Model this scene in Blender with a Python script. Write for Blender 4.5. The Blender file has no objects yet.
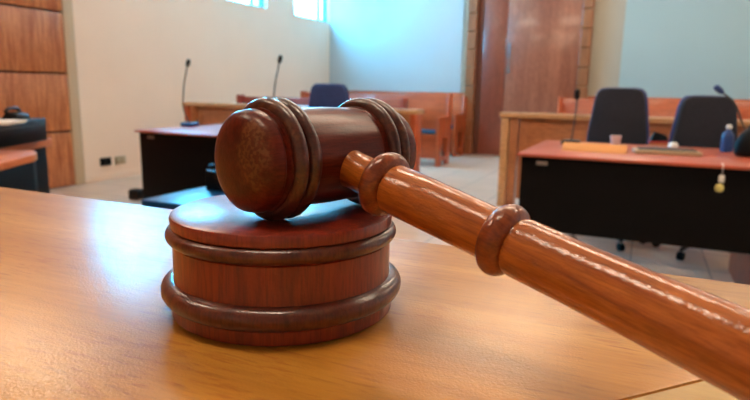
import bpy, bmesh, math, random
from mathutils import Vector, Matrix, Quaternion
random.seed(7)
PI = math.pi
C = bpy.context.scene.collection
HC = 1.07            # eye height of the camera above the floor
TZ = HC - 0.087      # bench top height

# ------------------------------------------------------------------ camera
F = 583.0
pitch, roll, yaw = map(math.radians, (10.7, 1.04, 24.5))
FW = Vector((-math.sin(yaw)*math.cos(pitch), math.cos(yaw)*math.cos(pitch), -math.sin(pitch)))
rt = Vector((math.cos(yaw), math.sin(yaw), 0)); up = rt.cross(FW)
RT = rt*math.cos(roll) + up*math.sin(roll)
UP = up*math.cos(roll) - rt*math.sin(roll)
cam_d = bpy.data.cameras.new('camera'); cam = bpy.data.objects.new('camera', cam_d); C.objects.link(cam)
cam_d.sensor_width = 36; cam_d.lens = 36*F/750
cam_d.clip_start = 0.01; cam_d.clip_end = 100
cam.matrix_world = Matrix((( RT.x, UP.x, -FW.x, 0), (RT.y, UP.y, -FW.y, 0), (RT.z, UP.z, -FW.z, HC), (0, 0, 0, 1)))
cam_d.dof.use_dof = True; cam_d.dof.focus_distance = 0.225; cam_d.dof.aperture_fstop = 19
bpy.context.scene.camera = cam

def ray(x, y): return FW + RT*((x-375)/F) - UP*((y-200)/F)
def PZ(x, y, z): r = ray(x, y); p = r*((z-HC)/r.z); return Vector((p.x, p.y, z))
def PY(x, y, Y): r = ray(x, y); p = r*(Y/r.y); return Vector((p.x, Y, p.z+HC))
def PX(x, y, X): r = ray(x, y); p = r*(X/r.x); return Vector((X, p.y, p.z+HC))

# ------------------------------------------------------------------ materials
def lin(c):
    return tuple((v/255/12.92 if v/255 <= .04045 else ((v/255+.055)/1.055)**2.4) for v in c) + (1,)
def mat(name, col, rough=.5, metal=0, coat=0, noise=0, nscale=20, bump=0, bscale=200, spec=.5, coat_rough=.1, stretch=(1,1,1), emit=None, estr=0, trans=0, alpha=1):
    m = bpy.data.materials.new(name); m.use_nodes = True
    nt = m.node_tree; b = nt.nodes['Principled BSDF']
    b.inputs['Roughness'].default_value = rough; b.inputs['Metallic'].default_value = metal
    b.inputs['Coat Weight'].default_value = coat; b.inputs['Coat Roughness'].default_value = coat_rough
    b.inputs['Specular IOR Level'].default_value = spec
    b.inputs['Transmission Weight'].default_value = trans; b.inputs['Alpha'].default_value = alpha
    tc = nt.nodes.new('ShaderNodeTexCoord'); mp = nt.nodes.new('ShaderNodeMapping'); mp.inputs['Scale'].default_value = stretch
    nt.links.new(tc.outputs['Object'], mp.inputs['Vector'])
    n = nt.nodes.new('ShaderNodeTexNoise'); n.inputs['Scale'].default_value = nscale; n.inputs['Detail'].default_value = 4
    nt.links.new(mp.outputs['Vector'], n.inputs['Vector'])
    cr = nt.nodes.new('ShaderNodeValToRGB')
    c = lin(col)
    cr.color_ramp.elements[0].color = tuple(v*(1-noise) for v in c[:3]) + (1,); cr.color_ramp.elements[0].position = .3
    cr.color_ramp.elements[1].color = tuple(min(1, v*(1+noise)) for v in c[:3]) + (1,); cr.color_ramp.elements[1].position = .7
    nt.links.new(n.outputs['Fac'], cr.inputs['Fac']); nt.links.new(cr.outputs['Color'], b.inputs['Base Color'])
    if bump:
        n2 = nt.nodes.new('ShaderNodeTexNoise'); n2.inputs['Scale'].default_value = bscale
        nt.links.new(mp.outputs['Vector'], n2.inputs['Vector'])
        bp = nt.nodes.new('ShaderNodeBump'); bp.inputs['Strength'].default_value = bump; bp.inputs['Distance'].default_value = .001
        nt.links.new(n2.outputs['Fac'], bp.inputs['Height']); nt.links.new(bp.outputs['Normal'], b.inputs['Normal'])
    if emit:
        b.inputs['Emission Color'].default_value = lin(emit); b.inputs['Emission Strength'].default_value = estr
    return m

def wood(name, dark, light, axis='X', scale=1.0, rough=.35, coat=.5, coat_rough=.12, ring=6., bump=.1, bdist=.0002, fine=1.0, fs=12, marks=None, wear=None, spec=.5, peel=0, peelscale=700, bands=None):
    """grain runs along the object's local axis; scale ~ features per metre"""
    m = bpy.data.materials.new(name); m.use_nodes = True
    nt = m.node_tree; N = nt.nodes; L = nt.links; b = N['Principled BSDF']
    b.inputs['Roughness'].default_value = rough; b.inputs['Coat Weight'].default_value = coat
    b.inputs['Coat Roughness'].default_value = coat_rough; b.inputs['Specular IOR Level'].default_value = spec
    tc = N.new('ShaderNodeTexCoord')
    def mapped(s):
        mp = N.new('ShaderNodeMapping'); L.new(tc.outputs['Object'], mp.inputs['Vector'])
        k = [s, s, s]; k['XYZ'.index(axis)] = s*.08; mp.inputs['Scale'].default_value = k
        return mp.outputs['Vector']
    def noise(vec, sc, det=5, dist=0):
        n = N.new('ShaderNodeTexNoise'); n.inputs['Scale'].default_value = sc; n.inputs['Detail'].default_value = det
        n.inputs['Distortion'].default_value = dist; L.new(vec, n.inputs['Vector']); return n.outputs['Fac']
    def ramp(fac, p0, c0, p1, c1):
        r = N.new('ShaderNodeValToRGB'); r.color_ramp.elements[0].position = p0; r.color_ramp.elements[0].color = c0
        r.color_ramp.elements[1].position = p1; r.color_ramp.elements[1].color = c1; L.new(fac, r.inputs['Fac']); return r.outputs['Color']
    def mix(fac, a, bb, mode='MIX'):
        x = N.new('ShaderNodeMix'); x.data_type = 'RGBA'; x.blend_type = mode
        if isinstance(fac, float): x.inputs[0].default_value = fac
        else: L.new(fac, x.inputs[0])
        for s, v in ((6, a), (7, bb)):
            if isinstance(v, tuple): x.inputs[s].default_value = v
            else: L.new(v, x.inputs[s])
        return x.outputs[2]
    big = noise(mapped(scale), ring, 3, 1.2)
    col = ramp(big, .3, lin(dark), .7, lin(light))
    fn = noise(mapped(scale*fs), ring*1.5, 4, .4)
    d = ramp(fn, .38, (.55, .5, .45, 1), .55, (1, 1, 1, 1))
    col = mix(.8*fine, col, mix(1.0, col, d, 'MULTIPLY'))
    if bands:
        col = bands(N, L, tc, col, mix)
    if marks:
        col = marks(N, L, tc, col, mix)
    if wear:
        col = wear(N, L, tc, col, mix, b)
    L.new(col, b.inputs['Base Color'])
    bp = N.new('ShaderNodeBump'); bp.inputs['Strength'].default_value = bump; bp.inputs['Distance'].default_value = bdist
    L.new(fn, bp.inputs['Height'])
    if peel:
        mp = N.new('ShaderNodeMapping'); L.new(tc.outputs['Object'], mp.inputs['Vector'])
        pn = noise(mp.outputs['Vector'], peelscale, 2)
        b2 = N.new('ShaderNodeBump'); b2.inputs['Strength'].default_value = peel; b2.inputs['Distance'].default_value = bdist
        L.new(pn, b2.inputs['Height']); L.new(bp.outputs['Normal'], b2.inputs['Normal'])
        L.new(b2.outputs['Normal'], b.inputs['Normal']); L.new(b2.outputs['Normal'], b.inputs['Coat Normal'])
    else:
        L.new(bp.outputs['Normal'], b.inputs['Normal'])
    return m

def desk_marks(N, L, tc, col, mix):
    # reddish scuffs and short knife marks in the veneer
    def n(scale, st, rot=0, det=3):
        mp = N.new('ShaderNodeMapping'); mp.inputs['Scale'].default_value = st; mp.inputs['Rotation'].default_value = (0, 0, rot)
        L.new(tc.outputs['Object'], mp.inputs['Vector'])
        x = N.new('ShaderNodeTexNoise'); x.inputs['Scale'].default_value = scale; x.inputs['Detail'].default_value = det
        L.new(mp.outputs['Vector'], x.inputs['Vector']); return x.outputs['Fac']
    def thr(f, a, b):
        r = N.new('ShaderNodeMapRange'); r.inputs[1].default_value = a; r.inputs[2].default_value = b; L.new(f, r.inputs[0]); return r.outputs[0]
    def mul(a, b):
        x = N.new('ShaderNodeMath'); x.operation = 'MULTIPLY'; L.new(a, x.inputs[0])
        if isinstance(b, float): x.inputs[1].default_value = b
        else: L.new(b, x.inputs[1])
        return x.outputs[0]
    a = mul(thr(n(90, (1, 5, 1), .5), .53, .66), thr(n(14, (1, 1, 1)), .42, .52))
    col = mix(mul(a, .45), col, lin((156, 80, 28)))
    a = mul(thr(n(60, (1, 8, 1), -.9), .58, .66), thr(n(22, (1, 1, 1)), .44, .54))
    col = mix(mul(a, .3), col, lin((128, 66, 28)))
    return col
def face_wear(N, L, tc, col, mix, b):
    # varnish chipped off the upper part of the striking face and rubbed along the ridges
    sx = N.new('ShaderNodeSeparateXYZ'); L.new(tc.outputs['Object'], sx.inputs[0])
    def M(op, a, bb=None):
        x = N.new('ShaderNodeMath'); x.operation = op
        for i, v in enumerate((a, bb)):
            if v is None: continue
            if isinstance(v, (int, float)): x.inputs[i].default_value = v
            else: L.new(v, x.inputs[i])
        return x.outputs[0]
    def mr(f, a, bb):
        r = N.new('ShaderNodeMapRange'); r.inputs[1].default_value = a; r.inputs[2].default_value = bb; L.new(f, r.inputs[0]); return r.outputs[0]
    n = N.new('ShaderNodeTexNoise'); n.inputs['Scale'].default_value = 700; n.inputs['Detail'].default_value = 4; L.new(tc.outputs['Object'], n.inputs['Vector'])
    n2 = N.new('ShaderNodeTexNoise'); n2.inputs['Scale'].default_value = 130; n2.inputs['Detail'].default_value = 3; L.new(tc.outputs['Object'], n2.inputs['Vector'])
    # object space: X to the right along the handle, Y up, -Z towards the front face
    dx = M('DIVIDE', M('SUBTRACT', sx.outputs[0], .008), .008); dy = M('DIVIDE', M('SUBTRACT', sx.outputs[1], -.0065), .012)
    r2 = M('ADD', M('MULTIPLY', dx, dx), M('MULTIPLY', dy, dy))
    rr = M('ADD', r2, M('MULTIPLY', M('SUBTRACT', n2.outputs['Fac'], .5), 3.0))
    patch = M('MULTIPLY', mr(rr, 1.2, .5), mr(sx.outputs[2], -.0345, -.037))
    fleck = mr(n.outputs['Fac'], .46, .56)
    pf = M('MULTIPLY', patch, M('ADD', M('MULTIPLY', fleck, .3), .2))
    col = mix(pf, col, lin((142, 100, 58)))
    # darker centre of the striking face
    sp = M('MULTIPLY', mr(M('ADD', M('MULTIPLY', M('MULTIPLY', sx.outputs[0], sx.outputs[0]), 1e4), M('MULTIPLY', M('MULTIPLY', sx.outputs[1], sx.outputs[1]), 1e4)), 1.9, 1.1), mr(sx.outputs[2], -.037, -.0385))
    sp = M('MULTIPLY', sp, M('SUBTRACT', 1.0, pf))
    col = mix(M('MULTIPLY', sp, .55), col, lin((58, 20, 14)))
    L.new(M('ADD', M('MULTIPLY', pf, .3), .3), b.inputs['Roughness'])
    return col
def ridge_wear(N, L, tc, col, mix, b):
    g = N.new('ShaderNodeNewGeometry')
    n = N.new('ShaderNodeTexNoise'); n.inputs['Scale'].default_value = 260; n.inputs['Detail'].default_value = 4; L.new(tc.outputs['Object'], n.inputs['Vector'])
    r = N.new('ShaderNodeMapRange'); r.inputs[1].default_value = .54; r.inputs[2].default_value = .66; L.new(n.outputs['Fac'], r.inputs[0])
    x = N.new('ShaderNodeMath'); x.operation = 'MULTIPLY'; x.inputs[1].default_value = .5; L.new(r.outputs[0], x.inputs[0])
    return mix(x.outputs[0], col, lin((112, 60, 28)))

M = {}
M['bench'] = wood('bench_maple', (178, 116, 36), (204, 146, 60), 'X', 6, rough=.45, spec=.25, coat=.7, coat_rough=.15, ring=5, bump=.02, bdist=.0002, fine=.25, marks=desk_marks, peel=.6, peelscale=1100)
M['bench2'] = wood('bench_maple_light', (196, 150, 74), (212, 170, 98), 'X', 6, rough=.45, spec=.25, coat=.7, coat_rough=.15, ring=4, bump=.02, bdist=.0002, fine=.25, peel=.6, peelscale=1100)
M['head'] = wood('gavel_head_wood', (72, 20, 13), (108, 38, 22), 'Z', 40, rough=.55, spec=.2, coat=.18, coat_rough=.2, fs=5, fine=.75, wear=face_wear, peel=.3, peelscale=900)
M['ring'] = wood('gavel_ring_wood', (56, 16, 9), (84, 30, 16), 'Z', 40, rough=.45, spec=.3, coat=.9, coat_rough=.1, fs=5, fine=.7, wear=ridge_wear, peel=.6, peelscale=900)
M['handle'] = wood('gavel_handle_wood', (150, 72, 14), (194, 108, 34), 'Z', 40, rough=.5, spec=.2, coat=.9, coat_rough=.05, fs=5, fine=.75, peel=.55, peelscale=900)
M['collar'] = wood('gavel_collar_wood', (112, 44, 12), (150, 70, 22), 'Z', 40, rough=.5, spec=.2, coat=.9, coat_rough=.05, fs=5, fine=.7, peel=.5, peelscale=900)
M['block'] = wood('sound_block_wood', (120, 30, 10), (156, 52, 20), 'Z', 25, rough=.5, spec=.3, coat=.8, coat_rough=.2, fs=5, fine=.75, peel=.4, peelscale=800)
M['bring'] = wood('sound_block_ring_wood', (76, 26, 13), (104, 42, 22), 'Z', 25, rough=.45, spec=.3, coat=.7, coat_rough=.12, fs=5, fine=.8, wear=ridge_wear, peel=.5, peelscale=800)
M['pew'] = wood('pew_wood', (176, 72, 28), (204, 94, 42), 'X', 2, rough=.4, coat=.3)
M['pewdark'] = wood('pew_dark_wood', (140, 48, 34), (160, 62, 44), 'X', 2, rough=.4, coat=.3)
M['rail'] = wood('rail_wood', (172, 104, 62), (192, 124, 76), 'X', 2, rough=.4, coat=.3)
M['railtop'] = wood('rail_ledge_wood', (206, 152, 100), (220, 168, 118), 'X', 2, rough=.4, coat=.3)
M['panel'] = wood('wall_panel_wood', (160, 80, 42), (214, 138, 84), 'Z', 5, rough=.45, coat=.2, ring=5)
M['door'] = wood('door_wood', (150, 84, 60), (176, 104, 76), 'Z', 1.5, rough=.3, coat=.4)
M['doordark'] = wood('door_dark_wood', (132, 62, 40), (150, 74, 50), 'Z', 1.5, rough=.4, coat=.3)
M['doorframe'] = wood('door_frame_wood', (140, 84, 48), (170, 104, 62), 'Z', 3, rough=.4, coat=.2)
M['groove'] = mat('groove_dark', (104, 56, 36), .7)
M['desktop'] = wood('desk_top_laminate', (172, 74, 46), (188, 88, 58), 'X', 2, rough=.4, coat=.3, fine=.3)
M['deskb'] = wood('desk_edge_wood', (196, 110, 66), (210, 124, 80), 'X', 2, rough=.4, coat=.3, fine=.3)
M['black'] = mat('black_laminate', (9, 9, 11), .5, noise=.1, spec=.12)
M['lowtop'] = mat('gloss_top_blue_reflection', (8, 62, 112), .4, spec=.2, coat=.5, coat_rough=.3)  # dark top; blue of the reflected window is put into the base colour
M['plastic'] = mat('black_plastic', (10, 11, 13), .4, noise=.1, spec=.3)
M['metal'] = mat('grey_metal', (150, 150, 150), .3, metal=1)
M['navy'] = mat('navy_fabric', (30, 33, 46), .85, noise=.15, nscale=60, bump=.3, bscale=400)
M['navyedge'] = mat('blue_plastic_shell', (30, 52, 120), .5)
M['bluefab'] = mat('blue_fabric', (40, 60, 112), .85, noise=.15, nscale=60)
M['wall'] = mat('cream_plaster', (234, 209, 188), .8, noise=.02, nscale=2, bump=.1, bscale=80)
M['wallb'] = mat('wall_daylight_tint', (164, 188, 190), .8, noise=.015, nscale=2)  # blue cast of the daylight on the wall, painted in
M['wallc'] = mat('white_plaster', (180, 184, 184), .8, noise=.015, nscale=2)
M['wallg'] = mat('greige_paint', (176, 168, 150), .8, noise=.02, nscale=2)
M['strip'] = mat('wall_shade_tone', (192, 170, 142), .7)  # darker wall tone, the shade beside the panelling as colour
M['ceil'] = mat('ceiling_paint', (226, 220, 208), .9)
M['frame'] = mat('window_frame_aluminium', (60, 110, 120), .35, metal=.2)
M['sill'] = mat('window_reveal_paint', (214, 214, 208), .6)
M['white'] = mat('white_plastic', (226, 228, 226), .4)
M['beigeplate'] = mat('beige_plate', (168, 150, 120), .5)
M['paper'] = mat('white_paper', (236, 230, 220), .8)
M['orangepaper'] = mat('orange_board', (212, 150, 90), .6)
M['greyk'] = mat('grey_beige_plastic', (176, 160, 132), .5)
M['greykd'] = mat('dark_grey_plastic', (60, 56, 52), .5)
M['red'] = mat('red_plastic', (176, 40, 42), .5)
M['bluep'] = mat('blue_plastic', (24, 60, 120), .4)
M['yel'] = mat('yellow_green_plastic', (206, 196, 120), .5)
M['clear'] = mat('pale_cup', (214, 200, 204), .3)
M['lamp'] = mat('lamp_diffuser', (255, 255, 255), .5, emit=(255, 231, 202), estr=24)
M['cushion'] = mat('dark_blue_cushion', (24, 58, 84), .8)
M['book'] = mat('blue_grey_cloth', (70, 96, 120), .8)
def glass():
    m = bpy.data.materials.new('window_glass'); m.use_nodes = True; nt = m.node_tree; nt.nodes.clear()
    o = nt.nodes.new('ShaderNodeOutputMaterial'); t = nt.nodes.new('ShaderNodeBsdfTransparent'); t.inputs[0].default_value = (.9, .97, 1, 1)
    g = nt.nodes.new('ShaderNodeBsdfGlossy'); g.inputs['Roughness'].default_value = .02
    mx = nt.nodes.new('ShaderNodeMixShader'); mx.inputs[0].default_value = .06
    nt.links.new(t.outputs[0], mx.inputs[1]); nt.links.new(g.outputs[0], mx.inputs[2]); nt.links.new(mx.outputs[0], o.inputs[0])
    return m
M['glass'] = glass()
def tiles():
    m = mat('floor_tiles', (196, 186, 176), .35, coat=.2); nt = m.node_tree; b = nt.nodes['Principled BSDF']
    tc = nt.nodes.new('ShaderNodeTexCoord'); br = nt.nodes.new('ShaderNodeTexBrick'); br.offset = 0
    br.inputs['Scale'].default_value = 1; br.inputs['Brick Width'].default_value = .45; br.inputs['Row Height'].default_value = .45
    br.inputs['Mortar Size'].default_value = .006
    br.inputs['Color1'].default_value = lin((208, 186, 168)); br.inputs['Color2'].default_value = lin((200, 178, 160)); br.inputs['Mortar'].default_value = lin((140, 130, 122))
    nt.links.new(tc.outputs['Object'], br.inputs['Vector']); nt.links.new(br.outputs['Color'], b.inputs['Base Color'])
    return m
M['floor'] = tiles()

# ------------------------------------------------------------------ mesh helpers
class MB:
    def __init__(s): s.bm = bmesh.new()
    def box(s, a, b, bev=0, seg=2, rot=None, at=None):
        """box from corner a to corner b; optional z rotation about point at"""
        t = bmesh.new(); bmesh.ops.create_cube(t, size=1)
        c = [(a[i]+b[i])/2 for i in range(3)]; d = [abs(b[i]-a[i]) for i in range(3)]
        for v in t.verts: v.co = Vector((v.co.x*d[0]+c[0], v.co.y*d[1]+c[1], v.co.z*d[2]+c[2]))
        if bev: bmesh.ops.bevel(t, geom=t.edges[:], offset=min(bev, min(d)*.45), segments=seg, profile=.5, affect='EDGES')
        if rot is not None: bmesh.ops.rotate(t, verts=t.verts, cent=at or (0, 0, 0), matrix=rot)
        s.merge(t); return s
    def merge(s, t):
        me = bpy.data.meshes.new('t'); t.to_mesh(me); t.free(); s.bm.from_mesh(me); bpy.data.meshes.remove(me)
    def lathe(s, prof, n=48, mtx=None):
        """prof: list of (z, r) bottom to top, about local Z"""
        t = bmesh.new(); rows = []
        for z, r in prof:
            if r < 1e-6: rows.append([t.verts.new((0, 0, z))])
            else: rows.append([t.verts.new((r*math.cos(2*PI*i/n), r*math.sin(2*PI*i/n), z)) for i in range(n)])
        for A, B in zip(rows, rows[1:]):
            for i in range(n):
                j = (i+1) % n
                if len(A) == 1 and len(B) == 1: continue
                if len(A) == 1: t.faces.new((A[0], B[j], B[i]))
                elif len(B) == 1: t.faces.new((A[i], A[j], B[0]))
                else: t.faces.new((A[i], A[j], B[j], B[i]))
        for R, fl in ((rows[0], True), (rows[-1], False)):
            if len(R) > 1:
                t.faces.new(R[::-1] if fl else R)
        bmesh.ops.recalc_face_normals(t, faces=t.faces)
        if mtx is not None: bmesh.ops.transform(t, matrix=mtx, verts=t.verts)
        s.merge(t); return s
    def tube(s, pts, r, n=10):
        pts = [Vector(p) for p in pts]; rs = r if isinstance(r, (list, tuple)) else [r]*len(pts)
        t = bmesh.new(); rows = []; ref = None
        for i, p in enumerate(pts):
            d = (pts[min(i+1, len(pts)-1)] - pts[max(i-1, 0)]).normalized()
            if ref is None: ref = Vector((0, 0, 1)) if abs(d.z) < .9 else Vector((1, 0, 0))
            u = d.cross(ref).normalized(); v = d.cross(u); ref = v.cross(d) * -1 if False else ref
            rows.append([t.verts.new(p + (u*math.cos(2*PI*k/n) + v*math.sin(2*PI*k/n))*rs[i]) for k in range(n)])
        for A, B in zip(rows, rows[1:]):
            for k in range(n): t.faces.new((A[k], A[(k+1) % n], B[(k+1) % n], B[k]))
        t.faces.new(rows[0][::-1]); t.faces.new(rows[-1])
        bmesh.ops.recalc_face_normals(t, faces=t.faces); s.merge(t); return s
    def prism(s, poly, z0, z1, bev=0, mtx=None):
        t = bmesh.new(); a = [t.verts.new((x, y, z0)) for x, y in poly]; b = [t.verts.new((x, y, z1)) for x, y in poly]
        n = len(poly); t.faces.new(a[::-1]); t.faces.new(b)
        for i in range(n): t.faces.new((a[i], a[(i+1) % n], b[(i+1) % n], b[i]))
        bmesh.ops.recalc_face_normals(t, faces=t.faces)
        if bev: bmesh.ops.bevel(t, geom=t.edges[:], offset=bev, segments=2, profile=.5, affect='EDGES')
        if mtx is not None: bmesh.ops.transform(t, matrix=mtx, verts=t.verts)
        s.merge(t); return s
    def frame(s, x0, x1, z0, z1, w, y0, y1, bev=.002):
        s.box((x0, y0, z0), (x0+w, y1, z1), bev); s.box((x1-w, y0, z0), (x1, y1, z1), bev)
        s.box((x0+w, y0, z0), (x1-w, y1, z0+w), bev); s.box((x0+w, y0, z1-w), (x1-w, y1, z1), bev); return s
    def build(s, name, m, parent=None, smooth=True):
        me = bpy.data.meshes.new(name); s.bm.to_mesh(me); s.bm.free(); me.materials.append(m)
        if smooth:
            me.shade_smooth()
            try: me.set_sharp_from_angle(angle=math.radians(35))
            except Exception: pass
        o = bpy.data.objects.new(name, me); C.objects.link(o)
        if parent: o.parent = parent
        return o
def tag(o, label, cat, group=None):
    o['label'] = label; o['category'] = cat
    if group: o['group'] = group
    return o
def thing(name, label, cat, loc=(0, 0, 0), rz=0, group=None):
    o = bpy.data.objects.new(name, None); C.objects.link(o); o.empty_display_size = .05
    o.location = loc; o.rotation_euler = (0, 0, rz); return tag(o, label, cat, group)
def struct(o): o['kind'] = 'structure'; return o
def kids(o): return [c for c in C.objects if c.parent == o]
def dup(root, loc, rz, label, scale=None):
    def cp(o, parent):
        c = o.copy(); C.objects.link(c)
        if parent: c.parent = parent
        for k in kids(o): cp(k, c)
        return c
    r = cp(root, None); r.location = loc; r.rotation_euler = (0, 0, rz); r['label'] = label
    if scale: r.scale = scale
    return r
def arc(c, r0, w, n=10, h=None):
    """half-round bead profile centred at c along the axis, from radius r0 out to r0+h, half width w"""
    h = h or w
    return [(c + w*math.sin(-PI/2 + PI*i/n), r0 + h*math.cos(-PI/2 + PI*i/n)) for i in range(n+1)]

# ------------------------------------------------------------------ room
XL, XR, YB, YF, ZC = -5.55, 4.6, 10.0, -3.2, 3.5
T = .25
struct(MB().box((XL-T, YF-T, -.2), (XR+T, YB+T, 0)).build('floor', M['floor']))
struct(MB().box((XL-T, YF-T, ZC), (XR+T, YB+T, ZC+.2)).build('ceiling', M['ceil']))
SZ, HZ = 2.28, 3.2
wins = [(1.45, 2.45), (3.28, 4.28), (5.11, 6.11), (6.95, 7.95), (8.78, 9.97)]
w = MB(); w.box((XL-T, YF-T, 0), (XL, YB+T, SZ)); w.box((XL-T, YF-T, HZ), (XL, YB+T, ZC))
e = YF-T
for a, b in wins: w.box((XL-T, e, SZ), (XL, a, HZ)); e = b
w.box((XL-T, e, SZ), (XL, YB+T, HZ))
struct(w.build('wall_left', M['wall'], smooth=False))
for i, (a, b) in enumerate(wins):
    r = bpy.data.objects.new('window_%d' % (i+1), None); C.objects.link(r); r.location = (XL-.1, (a+b)/2, SZ); struct(r)
    h = (b-a)/2; f = MB()
    for y0, y1 in ((-h, -h+.04), (h-.04, h), (h-.27, h-.245)): f.box((-.03, y0, 0), (.03, y1, HZ-SZ), .003)
    f.box((-.03, -h+.04, 0), (.03, h-.04, .04), .003); f.box((-.03, -h+.04, HZ-SZ-.04), (.03, h-.04, HZ-SZ), .003)
    f.build('window_frame', M['frame'], r)
    MB().box((-.004, -h+.04, .04), (.004, h-.04, HZ-SZ-.04)).build('pane', M['glass'], r)
    MB().box((.03, -h, 0), (.10, h, .015), .003).build('window_sill', M['sill'], r)
    # daylight portal of this window (guides the sky's light, gives none of its own)
    ld = bpy.data.lights.new('daylight_portal', 'AREA'); ld.shape = 'RECTANGLE'; ld.size = HZ-SZ; ld.size_y = b-a; ld.cycles.is_portal = True
    lo = bpy.data.objects.new('daylight_portal', ld); C.objects.link(lo); lo.location = (XL-.2, (a+b)/2, (SZ+HZ)/2); lo.rotation_euler = (0, -PI/2, 0)

# back wall: greige plaster, white section, section with bluish daylight put into its colour, wainscot, door
struct(MB().box((XL, YB, 0), (XR+T, YB+T, ZC)).build('wall_back', M['wallg'], smooth=False))
struct(MB().box((XR, YF-T, 0), (XR+T, YB, ZC)).build('wall_right', M['wall'], smooth=False))
struct(MB().box((XL, YF-T, 0), (XR, YF, ZC)).build('wall_front', M['wall'], smooth=False))
xa, xb = PY(462, 60, YB-.02).x, PY(621, 60, YB-.02).x       # left white part ends, right daylight-tinted part begins
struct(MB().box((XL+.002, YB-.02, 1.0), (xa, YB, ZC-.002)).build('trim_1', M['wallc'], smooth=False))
struct(MB().box((xb, YB-.02, 1.0), (XR-.002, YB, ZC-.002)).build('daylit_wall_right', M['wallb'], smooth=False))
dx0, dx1 = PY(476, 60, YB-.1).x, PY(579, 60, YB-.1).x
sw = MB(); sw.box((XL+.002, YB-.05, .0), (dx0-.17, YB-.0205, 1.05), .004); struct(sw.build('trim_3', M['pew']))
sw = MB(); sw.box((dx1+.17, YB-.05, .0), (XR-.002, YB-.0205, 1.03), .004); struct(sw.build('trim_4', M['pew']))
# door with a leafed surround of stacked boards
door = bpy.data.objects.new('door_1', None); C.objects.link(door); door.location = ((dx0+dx1)/2, YB-.06, 0); struct(door)
hw = (dx1-dx0)/2; xs = PY(506, 60, YB-.06).x - door.location.x
MB().box((-hw+.1, -.02, .01), (xs-.006, .03, 3.0), .004).build('door_leaf', M['doordark'], door)
MB().box((xs, -.02, .01), (hw, .03, 3.0), .004).build('door_leaf', M['door'], door)
MB().box((-hw, -.0, 0), (-hw+.095, .04, 3.05), .002).build('door_jamb', M['groove'], door)
k = PY(508, 58, YB-.12)
hb = MB().tube([(xs+.06, -.03, k.z-.22), (xs+.06, -.07, k.z-.22), (xs+.06, -.07, k.z+.22), (xs+.06, -.03, k.z+.22)], .018, 10)
hb.build('door_handle', M['metal'], door)
for s in (-1, 1):
    c = MB(); z = 0; x0 = (-hw-.165) if s < 0 else hw
    while z < ZC-.01:
        h = min(.29, ZC-.004-z); c.box((x0, -.1, z), (x0+.165, .035, z+h), .012, 1); z += .295
    c.build('door_frame', M['doorframe'], door)
# left wall: panelled section, strip with wall shade put into its colour, baseboard, socket plates
yp = PX(66, 60, XL+.04).y
p = MB(); zs = [0, .02, .5, 1.19, 1.97, 2.75, ZC]
zs = [0, PX(60, 186, XL+.04).z, PX(60, 132, XL+.04).z, PX(60, 73.5, XL+.04).z, PX(60, 12, XL+.04).z, PX(60, 12, XL+.04).z+.72, PX(60, 12, XL+.04).z+1.0]
zs = [0] + sorted(z for z in zs if .02 < z < ZC-.2)
for a, b in zip(zs, zs[1:] + [ZC-.003]):
    e = yp
    while e > YF+.1:
        n = max(YF+.005, e-2.4); p.box((XL+.012, n+.006, a+.011), (XL+.04, e, b-.011), .003); e = n
MBp = p.build('trim_5', M['panel']); struct(MBp)
struct(MB().box((XL+.001, YF+.005, 0), (XL+.012, yp, ZC-.002)).build('trim_6', M['groove'], smooth=False))
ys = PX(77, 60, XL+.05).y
struct(MB().box((XL+.001, yp+.004, 0), (XL+.045, ys, ZC-.002), .004).build('wall_shade_strip', M['strip']))
struct(MB().box((XL+.001, ys+.002, 0), (XL+.013, YB-.052, .07), .003).build('baseboard_left', M['wall']))
def plate(px, py, name, label, m1, m2):
    q = PX(px, py, XL+.002)
    t = thing(name, label, 'socket', (XL+.001, q.y, q.z))
    MB().box((0, -.075, -.045), (.012, .075, .045), .004).build('plate', m1, t)
    for s in (-1, 1): MB().box((.012, s*.035-.024, -.026), (.016, s*.035+.024, .026), .003).build('socket_insert', m2, t)
plate(105.5, 161.5, 'wall_socket', 'black wall socket low on the cream wall, left one of two', M['plastic'], M['black'])
plate(120, 160, 'wall_socket', 'beige wall socket low on the cream wall, right one of two', M['beigeplate'], M['greyk'])
# conduit line on the plaster
# ceiling lamps
for i, (x, y) in enumerate([(-3.4, 2.4), (-1.2, 2.4), (.2, 2.4), (1.6, 2.4), (-.45, -.1), (-2.6, -.1), (-3.4, 5.6), (-.6, 5.6), (2.2, 5.6), (-3.4, 8.4), (-.6, 8.4), (2.2, 8.4)]):
    t = thing('ceiling_lamp', 'white ceiling panel lamp above the courtroom', 'lamp', (x, y, ZC-.05), group='ceiling panel lamps')
    f = MB(); f.frame(-.62, .62, -.17, .17, .03, 0, .048)
    o = f.build('lamp_frame', M['white'], t); o.rotation_euler = (PI/2, 0, 0); o.location = (0, 0, .048)
    MB().box((-.59, -.14, .012), (.59, .14, .03), .002).build('diffuser', M['lamp'], t)

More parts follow.
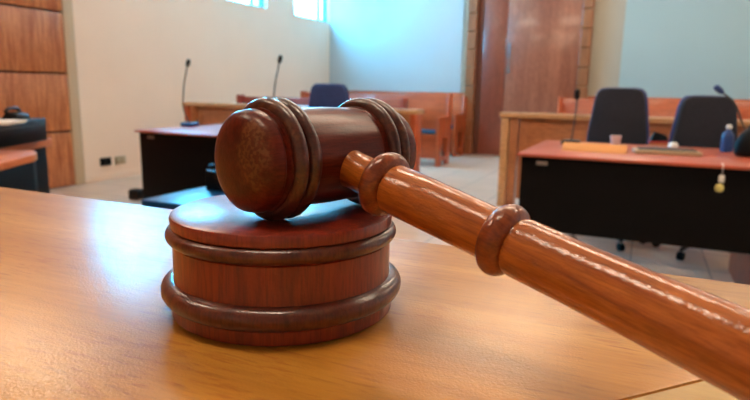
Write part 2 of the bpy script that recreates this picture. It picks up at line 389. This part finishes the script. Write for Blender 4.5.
# ------------------------------------------------------------------ judge's bench
bench = thing('judge_bench', 'honey-coloured wooden bench top in the foreground carrying the gavel and block', 'desk', (0, -.1, 0))
YE = .3135 + .1
s0, s1 = PZ(618, 400, TZ), PZ(702, 379, TZ)
dr = (s1-s0).normalized()
def sy(Y): return s0.x + dr.x/dr.y*((Y-.1)-s0.y)          # x of the seam at bench-local depth Y
yl = -.35
MB().prism([(-1.3, yl), (sy(yl)-.0003, yl), (sy(YE)-.0003, YE), (-1.3, YE)], TZ-.03, TZ, .0012).build('bench_top', M['bench'], bench)
MB().prism([(sy(yl)+.0003, yl), (1.3, yl), (1.3, YE), (sy(YE)+.0003, YE)], TZ-.03, TZ, .0012).build('bench_top', M['bench2'], bench)['label'] = 'lighter end board of the bench top'
MB().box((-1.25, YE-.06, 0), (1.25, YE-.035, TZ-.0305), .003).build('front_panel', M['rail'], bench)
for x in (-1.25, 1.22): MB().box((x, yl+.03, 0), (x+.03, YE-.0605, TZ-.0305), .003).build('side_panel', M['rail'], bench)

# ------------------------------------------------------------------ sound block
BX, BY = -.1287, .1938
blk = thing('sound_block', 'round turned reddish-brown sound block lying under the gavel head', 'sound block', (BX, BY, TZ))
pr = [(0, 0), (0, .0432), (.0006, .0441), (.0052, .0443), (.0066, .0434)] + [(.008, .0432), (.0145, .0432), (.0155, .0430), (.0280, .0430), (.0286, .0425), (.0344, .0428), (.0349, .0435), (.0380, .0437), (.0389, .0433), (.0394, .0422), (.0394, 0)]
MB().lathe(pr, 128).build('block_body', M['block'], blk)
for c, r0, wd, h in ((.0100, .0435, .0043, .0045), (.0315, .0425, .0029, .0030)):
    MB().lathe([(c-wd, .040)] + arc(c, r0, wd, 14, h) + [(c+wd, .040)], 128).build('ring', M['bring'], blk)['label'] = 'darker rounded ring'

# ------------------------------------------------------------------ gavel
al, be = .3315, .2198
RB = .0222
cx, cy = -.1131, .1979
cen = Vector((cx, cy, TZ+.0394+RB))
A = Vector((math.sin(al), math.cos(al), 0)); S = Vector((math.cos(al), -math.sin(al), 0))
Hd = S*math.cos(be) - Vector((0, 0, 1))*math.sin(be)
gav = thing('gavel', 'turned reddish-brown wooden gavel resting with its head on the sound block', 'gavel', (cx, cy, TZ+.0394))
def frame_m(z, x):
    y = z.cross(x); return Matrix(((x.x, y.x, z.x), (x.y, y.y, z.y), (x.z, y.z, z.z)))
# head: local Z along the axis away from the viewer, local X towards the handle; -> local Y = Z x X
hm = frame_m(A, Hd)
head_prof = [(-.0402, 0), (-.0401, .005), (-.0397, .0100), (-.0391, .0132), (-.0382, .0154), (-.0369, .0170), (-.0354, .0178), (-.0335, .0182), (-.0318, .0183), (-.0312, .0177), (-.0300, .0176), (-.0296, .0186)]
body = [(-.0165, .0186), (-.0160, .0182), (0, .0186), (.0160, .0182), (.0165, .0186)]
prof = head_prof + body + [(-z, r) for z, r in reversed(head_prof)]
hd = MB().lathe(prof, 128).build('gavel_head', M['head'], gav)
hd.rotation_euler = hm.to_euler(); hd.location = (0, 0, RB)
for c in (-.0262, -.0207, .0207, .0262):
    r = MB().lathe([(c-.0028, .0175)] + arc(c, .0186, .00275, 12, .0035) + [(c+.0028, .0175)], 128).build('ring', M['ring'], hd)
# handle: local Z along the handle
def cap(z): return z
hprof = [(.0150, .0074), (.0215, .0070), (.0260, .0071), (.0282, .0075), (.0300, .0082), (.0385, .0082), (.0388, .0086), (.0395, .0089), (.0560, .0087), (.0780, .0084), (.0890, .0084), (.0893, .0088), (.0910, .0091), (.1100, .0090), (.1300, .0094), (.1500, .0100), (.1750, .0106), (.1900, .0108), (.2000, .0104), (.2050, .0092), (.2080, .0070), (.2095, .0035), (.2098, 0)]
hn = MB().lathe(hprof, 96).build('handle', M['handle'], gav)
hn.rotation_euler = frame_m(Hd, A).to_euler(); hn.location = (0, 0, RB)
for c, r0, wd, h in ((.0344, .0072, .0041, .0047), (.0845, .0072, .0043, .0043)):
    MB().lathe([(c-wd-.0006, .006), (c-wd-.0004, r0-.0004)] + arc(c, r0, wd, 14, h) + [(c+wd+.0004, r0-.0004), (c+wd+.0006, .006)], 96).build('collar', M['collar'], hn)

# ------------------------------------------------------------------ counsel desks
def counsel_desk(x0, x1, yf, yb, label, over=.0, zb=.33):
    cxx = (x0+x1)/2; t = thing('counsel_desk', label, 'desk', (cxx, (yf+yb)/2, 0), group='counsel desks facing the bench')
    a, b = x0-cxx, x1-cxx; d = (yb-yf)/2
    MB().box((a, -d, .734), (b+over, d, .75), .004).build('desk_top', M['desktop'], t)
    MB().box((a+.02, -d+.03, zb), (b-.06, -d+.05, .7335), .002).build('modesty_panel', M['black'], t)
    MB().box((b-.0595, -d+.02, .0), (b-.03, d-.05, .7335), .003).build('side_panel', M['desktop'], t)
    MB().box((a+.03, -d+.1, .06), (a+.09, d-.1, .7335), .004).build('leg', M['black'], t)
    MB().box((a+.02, -d+.02, 0), (a+.10, d-.05, .0595), .006).build('foot', M['black'], t)
    MB().box((a+.10, -d+.026, .69), (a+.16, -d+.0298, .712), .001).build('maker_plate', M['metal'], t)
    return t
q = PZ(517, 153, .75)
YD = q.y
counsel_desk(q.x, q.x+1.23, YD, YD+1.02, 'red-topped desk with black front panel, right of the gavel in front of two chairs', .25)
ql = PY(134, 131, YD)
counsel_desk(ql.x, ql.x+1.25, YD, YD+1.22, 'red-topped desk with black front panel behind the block, near the cream wall', 0, .1)

# low glossy table in front of the left desk
c1 = PZ(141, 199.5, .62)
lt = thing('low_table', 'low table with glossy dark top, blue window reflection put into its colour, left of the sound block', 'table', (c1.x+.35, c1.y+.45, 0))
MB().box((-.35, -.45, .595), (.35, .45, .62), .004).build('table_top', M['lowtop'], lt)
for sx in (-1, 1):
    for sy_ in (-1, 1): MB().box((sx*.31-.02, sy_*.41-.02, 0), (sx*.31+.02, sy_*.41+.02, .5945), .003).build('leg', M['black'], lt)
q = PZ(209, 189, .62)
t = thing('telephone', 'black desk telephone on the glossy low table beside the gavel head', 'telephone', (q.x+.09, q.y+.06, .62))
MB().prism([(-.09, 0), (.09, 0), (.09, .05), (-.09, .09)], -.08, .08, .004, Matrix.Rotation(PI/2, 4, 'X')).build('telephone_body', M['plastic'], t)
MB().box((-.075, -.085, .09), (-.035, .085, .115), .01).build('handset', M['black'], t)
q = PZ(133, 200, 0)
t = thing('floor_box', 'small black box on the floor by the cream wall, left of the low table', 'box', (q.x, q.y+.05, 0))
MB().box((-.06, -.05, 0), (.06, .05, .09), .008).build('box_body', M['plastic'], t)
MB().box((-.05, -.04, .0901), (.05, .04, .098), .003).build('box_lid', M['black'], t)

# ------------------------------------------------------------------ microphones
def microphone(base, pts, label, m=None, mb=None):
    t = thing('microphone', label, 'microphone', base, group='gooseneck microphones')
    m = m or M['plastic']; b = Vector(base)
    MB().prism([(-.06, -.05), (.06, -.05), (.05, .06), (-.05, .06)], 0, .03, .008).build('microphone_base', mb or m, t)
    P = [Vector(p)-b for p in pts]
    # smooth the neck
    Q = []
    for i in range(len(P)-1):
        p0, p1, p2, p3 = P[max(i-1, 0)], P[i], P[i+1], P[min(i+2, len(P)-1)]
        for k in range(6):
            u = k/6; Q.append(.5*((2*p1)+(p2-p0)*u+(2*p0-5*p1+4*p2-p3)*u*u+(3*p1-p0-3*p2+p3)*u**3))
    Q.append(P[-1])
    MB().tube(Q, .0055, 8).build('gooseneck', M['greykd'], t)
    d = (Q[-1]-Q[-3]).normalized()
    MB().tube([Q[-1]-d*.01, Q[-1]+d*.005, Q[-1]+d*.045, Q[-1]+d*.055], [.008, .017, .017, .009], 12).build('microphone_head', m, t)
    return t
b = PZ(190, 126.3, .75); Y = b.y
microphone((b.x, b.y, .75), [(b.x, Y, .775), PY(183.5, 108, Y), PY(184, 85, Y), PY(187.5, 66, Y)], 'tall gooseneck microphone on the left desk, leftmost of the microphones', None, M['bluep'])
b = PZ(275, 127, .75); Y = b.y
microphone((b.x, b.y, .75), [(b.x, Y, .775), PY(273.5, 108, Y), PY(275, 85, Y), PY(279.5, 62, Y)], 'tall gooseneck microphone rising behind the gavel head')
b = PZ(571, 144.5, .75); Y = b.y
microphone((b.x, b.y, .75), [(b.x, Y, .775), PY(574, 125, Y), PY(576, 110, Y), PY(577, 98, Y)], 'short black gooseneck microphone at the left end of the right desk')
b = PZ(754, 151.5, .75); Y = b.y
microphone((b.x, b.y, .75), [(b.x, Y, .775), PY(743, 125, Y), PY(735, 104, Y), PY(722, 92, Y)], 'gooseneck microphone bent left in front of the right-hand chair', M['bluep'])

# ------------------------------------------------------------------ things on the right desk
def desk_pt(x, y): return PZ(x, y, .75)
q0, q1 = desk_pt(566, 151), desk_pt(621, 153.5)
cc = (q0+q1)/2
t = thing('name_board', 'orange folded board lying on the right desk, left of the grey keyboard', 'sign', (cc.x, cc.y+.06, .75))
MB().prism([(-.055, 0), (.055, 0), (0, .045)], -.17, .17, .002, Matrix.Rotation(PI/2, 4, 'Z') @ Matrix.Rotation(PI/2, 4, 'X')).build('folded_board', M['orangepaper'], t)
q0, q1 = desk_pt(633, 153.5), desk_pt(700, 156.5); cc = (q0+q1)/2; L_ = (q1-q0).length/2
t = thing('keyboard', 'long grey-beige keyboard on the right desk', 'keyboard', (cc.x, cc.y+.08, .75), math.atan2(q1.y-q0.y, q1.x-q0.x))
MB().box((-L_, -.08, 0), (L_, .08, .022), .005).build('keyboard_body', M['greyk'], t)
kk = MB()
for i in range(14):
    for j in range(4): kk.box((-L_+.02+i*(2*L_-.04)/14, -.065+j*.032, .0222), (-L_+.02+(i+.85)*(2*L_-.04)/14, -.065+j*.032+.027, .029), .001, 1)
kk.build('keys', M['greykd'], t)
q = desk_pt(615, 146)
t = thing('cup', 'small pale cup on the right desk behind the orange board', 'cup', (q.x, q.y, .75))
MB().lathe([(0, 0), (0, .024), (.005, .026), (.065, .034), (.066, .032), (.008, .023), (.008, 0)], 32).build('cup_body', M['clear'], t)
MB().lathe([(.045, 0), (.045, .0295), (.047, .0295), (.047, 0)], 32).build('drink', M['beigeplate'], t)
q = desk_pt(658, 143)
t = thing('stapler', 'red and black stapler on the right desk behind the keyboard', 'stapler', (q.x, q.y, .75), .3)
MB().box((-.06, -.02, 0), (.06, .02, .014), .004).build('stapler_base', M['red'], t)
MB().prism([(-.06, .0145), (.06, .0145), (.05, .05), (-.03, .075)], -.016, .016, .004, Matrix.Rotation(PI/2, 4, 'X')).build('stapler_arm', M['plastic'], t)
q = desk_pt(673, 147)
t = thing('computer_mouse', 'small white computer mouse behind the grey keyboard', 'mouse', (q.x, q.y, .75))
o = MB().lathe([(0, 0), (0, .03), (.012, .031), (.022, .026), (.03, .012), (.032, 0)], 24).build('mouse_body', M['white'], t); o.scale = (1, 1.6, 1)
MB().box((-.003, -.035, .027), (.003, -.015, .0335), .001).build('scroll_wheel', M['greykd'], t)
q = desk_pt(726, 152)
t = thing('bottle', 'blue bottle with a white cap on the right desk beside the black bag', 'bottle', (q.x, q.y, .75))
MB().lathe([(0, 0), (0, .03), (.004, .033), (.09, .033), (.11, .026), (.125, .013), (.135, .012), (.135, 0)], 32).build('bottle_body', M['bluep'], t)
MB().lathe([(.1351, 0), (.1351, .015), (.155, .015), (.157, .013), (.157, 0)], 24).build('bottle_cap', M['white'], t)
q = desk_pt(748, 158)
t = thing('handbag', 'black bag slumped on the right end of the right desk', 'bag', (q.x+.05, q.y+.1, .75))
bb = MB().lathe([(0, 0), (0, .085), (.02, .1), (.07, .098), (.12, .08), (.15, .05), (.16, 0)], 32).build('bag_body', M['black'], t); bb.scale = (1.1, .7, 1)
hp = [(-.06+.12*i/12, 0, .135+.07*math.sin(PI*i/12)) for i in range(13)]
MB().tube(hp, .006, 8).build('bag_strap', M['plastic'], t)
# key fob hanging over the front edge
q = PY(724, 160, YD-.008)
t = thing('key_fob', 'white and yellow key fob hanging over the front edge of the right desk', 'key fob', (q.x, YD-.006, .75))
MB().tube([(0, .06, .004), (0, .0, .004), (0, -.004, 0), (0, -.004, -.05)], .0025, 8).build('cord', M['white'], t)
MB().box((-.012, -.009, -.08), (.012, 0, -.045), .004).build('tag', M['white'], t)
bm_ = MB().lathe([(-.02, 0), (-.0185, .008), (-.013, .016), (0, .02), (.013, .016), (.0185, .008), (.02, 0)], 24).build('ball', M['yel'], t); bm_.location = (-.006, -.016, -.105)

# ------------------------------------------------------------------ swivel chairs
def swivel_chair(label, loc, rz, wd, ht, fab, shell):
    t = thing('swivel_chair', label, 'chair', loc, rz, 'swivel chairs at the counsel desks')
    # faces -y; back behind
    hwid = wd/2
    pts = []
    z0, z1 = .52, ht
    out = [(-hwid*.86, z0), (hwid*.86, z0), (hwid*1.0, z0+.08), (hwid*.99, z0+.25), (hwid*.84, z1-.09), (hwid*.77, z1-.035), (hwid*.64, z1-.006), (hwid*.4, z1), (-hwid*.4, z1), (-hwid*.64, z1-.006), (-hwid*.77, z1-.035), (-hwid*.84, z1-.09), (-hwid*.99, z0+.25), (-hwid*1.0, z0+.08)]
    R = Matrix.Translation((0, .26, 0)) @ Matrix.Rotation(PI/2, 4, 'X')
    MB().prism(out, -.02, .05, .02, R).build('backrest', fab, t)
    sc = [(x*1.07, z0+(z-z0)*1.012-.002) for x, z in out]
    MB().prism(sc, -.045, -.0205, .01, R).build('back_shell', shell, t)
    MB().box((-hwid*1.02, -.26, .43), (hwid*1.02, .2, .50), .035, 3).build('seat', fab, t)
    MB().box((-.03, .15, .40), (.03, .33, .425), .004).build('back_bracket', M['plastic'], t)
    MB().box((-.03, .307, .40), (.03, .325, .7), .004).build('back_bar', M['plastic'], t)
    MB().lathe([(.10, .03), (.25, .03), (.251, .018), (.425, .018)], 20).build('gas_column', M['plastic'], t)
    for s in (-1, 1):
        x = s*(hwid+.035)
        MB().tube([(s*hwid*.8, 0, .42), (x, 0, .42), (x+s*.005, 0, .5), (x, .02, .66)], .013, 8).build('arm_post', M['plastic'], t)
        MB().box((x-.022, -.12, .66), (x+.022, .12, .685), .01).build('armrest', M['plastic'], t)
    for i in range(5):
        a = i*2*PI/5+.3; u = Vector((math.cos(a), math.sin(a), 0))
        l = MB().tube([u*.02+Vector((0, 0, .11)), u*.15+Vector((0, 0, .10)), u*.28+Vector((0, 0, .075))], [.024, .02, .014], 8).build('leg', M['plastic'], t)
        cm = Matrix.Translation(u*.28+Vector((0, 0, .03))) @ Matrix.Rotation(a, 4, 'Z') @ Matrix.Rotation(PI/2, 4, 'X')
        MB().lathe([(-.02, 0), (-.02, .026), (-.016, .03), (.016, .03), (.02, .026), (.02, 0)], 16, cm).build('caster', M['black'], l)
    return t
YC = YD+1.36
a, b = PY(582, 120, YC), PY(645, 120, YC); tp = PY(616, 88, YC+.25)
c0 = swivel_chair('black swivel chair behind the right desk, beside the short microphone', ((a.x+b.x)/2, YC, 0), -.1, (b.x-a.x), tp.z, M['navy'], M['navyedge'])
a2, b2 = PY(680, 120, YC+.1), PY(750, 120, YC+.1); tp2 = PY(705, 96, YC+.3)
dup(c0, ((a2.x+b2.x)/2, YC-.05, 0), .15, 'black swivel chair behind the right desk, right-hand one of the pair', (1, 1, tp2.z/tp.z))
a, b = PY(314, 100, YC+.5), PY(353, 100, YC+.5); tp = PY(330, 84, YC+.5)
swivel_chair('blue swivel chair showing just above the gavel head', ((a.x+b.x)/2, YC+.3, 0), .3, (b.x-a.x)*1.0, tp.z, M['bluefab'], M['bluefab'])

# ------------------------------------------------------------------ court rails (barriers)
def court_rail(x0, x1, y, label, pm):
    t = thing('court_rail', label, 'barrier', ((x0+x1)/2, y, 0), group='court rails before the public seats')
    h = (x1-x0)/2; zt = .885
    MB().box((-h, -.09, zt-.045), (h, .09, zt), .006).build('ledge', M['railtop'], t)
    MB().box((-h+.18, -.02, .08), (h-.18, .01, zt-.0455), .003).build('rail_panel', M['rail'], t)
    m = MB(); m.frame(-h+.2, h-.2, .12, zt-.08, .05, -.032, -.0205)
    m.build('panel_moulding', M['rail'], t)
    for s in (-1, 1):
        MB().box((s*h-s*.015, -.07, 0), (s*h-s*.085, .07, zt-.0455), .006).build('post', pm, t)
        MB().box((s*h-s*.095, -.06, 0), (s*h-s*.165, .06, zt-.0455), .006).build('post', M['rail'], t)
YR = PZ(503, 205, 0).y
court_rail(PY(502, 112, YR).x, PY(502, 112, YR).x+3.6, YR, 'light brown wooden rail with pale ledge behind the two black chairs', M['railtop'])
court_rail(PY(187, 104, YR).x, PY(421, 110, YR).x, YR, 'light brown wooden rail running behind the gavel head', M['pew'])

# ------------------------------------------------------------------ pews
def pew(x0, x1, y, ht, label, m, arm=True):
    """bench facing -y"""
    t = thing('pew', label, 'pew', ((x0+x1)/2, y, 0), group='wooden pews of the public seats')
    h = (x1-x0)/2; w_ = MB()
    R = Matrix.Rotation(-.14, 3, 'X')
    MB().box((-h+.05, .19, .5), (h-.05, .215, ht), .006, 2, R, (0, .2, .5)).build('backrest', m, t)
    MB().box((-h+.05, -.25, .42), (h-.05, .17, .455), .008).build('seat', m, t)
    MB().box((-h+.05, -.2, .1), (h-.05, -.175, .4195), .003).build('front_board', m, t)
    MB().box((-h+.06, -.23, .4555), (h-.06, .14, .50), .015).build('seat_cushion', M['cushion'], t)
    for s in (-1, 1):
        x = s*(h-.025)
        # end frame: two uprights, arm, lower rail, seat rail -> open work
        e = MB()
        e.box((x-.024, -.27, 0), (x+.024, -.12, .66), .005); e.prism([(.10, 0), (.26, 0), (.33, ht+.02), (.20, ht+.02)], x-.024, x+.024, .005, Matrix(((0, 0, 1, 0), (1, 0, 0, 0), (0, 1, 0, 0), (0, 0, 0, 1))))
        e.box((x-.026, -.29, .66), (x+.026, .2, .70), .006); e.box((x-.022, -.125, .40), (x+.022, .15, .665), .004); e.box((x-.022, -.15, .06), (x+.022, .15, .13), .004)
        e.build('end_frame', m, t)
    return t
xe1 = PZ(437, 167, 0); xe2 = PZ(461, 155, 0)
YA = 6.35
pew(PY(227, 97, YA).x, PY(398, 97, YA).x, YA, PY(240, 96, YA+.3).z, 'dark red pew behind the left desk, its back just topping the court rail', M['pewdark'])
pew(PY(294, 93, xe1.y+.3).x, xe1.x, xe1.y+.3, PY(300, 92, xe1.y+.6).z, 'brown wooden pew left of the aisle with its end frame showing past the gavel', M['pew'])
pew(PY(330, 93, 9.3).x, xe2.x, xe2.y-.1, .98, 'brown wooden pew nearest the back wall, left of the dark door', M['pew'])
pew(PY(556, 97, 8.8).x, PY(556, 97, 8.8).x+3.5, 8.8, 1.0, 'brown wooden pew behind the right rail, right of the door', M['pew'])

# ------------------------------------------------------------------ clerk's corner at far left
tz = .75
cd = thing('clerk_desk', 'wood-topped desk with black panels at the left edge below the wood panelling', 'desk', (-3.4, 1.9, 0))
def lc(v): return (v.x+3.4, v.y-1.9)
A0, A1 = PZ(0, 147, tz), PZ(52, 138, tz)
d = (A1-A0).normalized(); n = Vector((d.y, -d.x, 0))*-1
A0 = A0 - d*.25
poly = [lc(A0), lc(A1), lc(A1+n*.65), lc(A0+n*.65)]
MB().prism(poly, tz-.045, tz, .003).build('desk_top', M['deskb'], cd)
Bp = [PZ(0, 163, tz), PZ(34, 154.5, tz), PZ(37, 152.5, tz), PZ(33, 150, tz), PZ(0, 148, tz)]
ee = (Bp[0]-Bp[1]).normalized()
Bp[0] = Bp[0]+ee*.25; Bp[-1] = Bp[-1]+ee*.2+Vector((-.1, 0, 0))
MB().prism([lc(p) for p in Bp], tz-.032, tz+.001, .002).build('desk_extension', M['deskb'], cd)
b0, b1 = A0+n*.03, A1-d*.02+n*.03
MB().prism([lc(b0), lc(b1), lc(b1+n*.02), lc(b0+n*.02)], .12, tz-.0455, .001).build('modesty_panel', M['black'], cd)
b1 = A1-d*.02+n*.055
MB().prism([lc(b1), lc(b1+n*.55), lc(b1+n*.55-d*.03), lc(b1-d*.03)], 0, tz-.0455, .001).build('side_panel', M['black'], cd)
g = A0+d*.05+n*.055
MB().prism([lc(g), lc(g+n*.55), lc(g+n*.55-d*.03), lc(g-d*.03)], 0, tz-.0455, .001).build('side_panel', M['black'], cd)
cb = sum(Bp, Vector())/5
MB().prism([lc(cb+(p-cb)*.93) for p in Bp], .1, tz-.0325, .001).build('extension_panel', M['black'], cd)
# black case, papers and telephone on it
e1 = PZ(48, 140, tz+.002); e0 = e1 - d*.62
bx = thing('equipment_case', 'flat black case on the desk at the left edge with papers on top', 'case', (e1.x, e1.y, tz+.002), math.atan2(d.y, d.x))
MB().box((-.62, 0.0, 0), (0, .42, .125), .008).build('case_body', M['plastic'], bx)
MB().box((-.60, -.004, .085), (-.02, -.0005, .092), .001).build('case_seam', M['greykd'], bx)
top = tz+.126
top = tz+.1275; q = PZ(10, 123.5, top)
pp = thing('paper_stack', 'white papers lying on the flat black case at the left edge', 'paper', (q.x, q.y, top), math.atan2(d.y, d.x)+.05)
for i in range(4): MB().box((-.13+.004*i, -.05-.003*i, .004*i), (.05+.003*i, .05, .004*i+.0035), .0005, 1).build('sheet', M['paper'], pp)
q = PZ(15, 119, top)
q = PZ(10, 121, top)
tp_ = thing('telephone', 'dark rounded telephone on the black case behind the white papers', 'telephone', (q.x-.1, q.y+.1, top), .4); tp_.scale = (.7, .7, .7)
MB().prism([(-.07, 0), (.07, 0), (.06, .045), (-.03, .06)], -.08, .08, .01, Matrix.Rotation(PI/2, 4, 'X')).build('telephone_body', M['plastic'], tp_)
MB().tube([(-.02, -.085, .06), (-.02, -.06, .082), (-.02, 0, .088), (-.02, .06, .082), (-.02, .085, .06)], [.016, .014, .011, .014, .016], 10).build('handset', M['plastic'], tp_)

# ------------------------------------------------------------------ sky and view
W = bpy.data.worlds.new('sky'); bpy.context.scene.world = W; W.use_nodes = True
bg = W.node_tree.nodes['Background']; bg.inputs['Color'].default_value = (.08, .58, 1, 1); bg.inputs['Strength'].default_value = 78
vs = bpy.context.scene.view_settings; vs.view_transform = 'Standard'; vs.look = 'None'; vs.exposure = 0; vs.gamma = 1; vs.use_curve_mapping = False
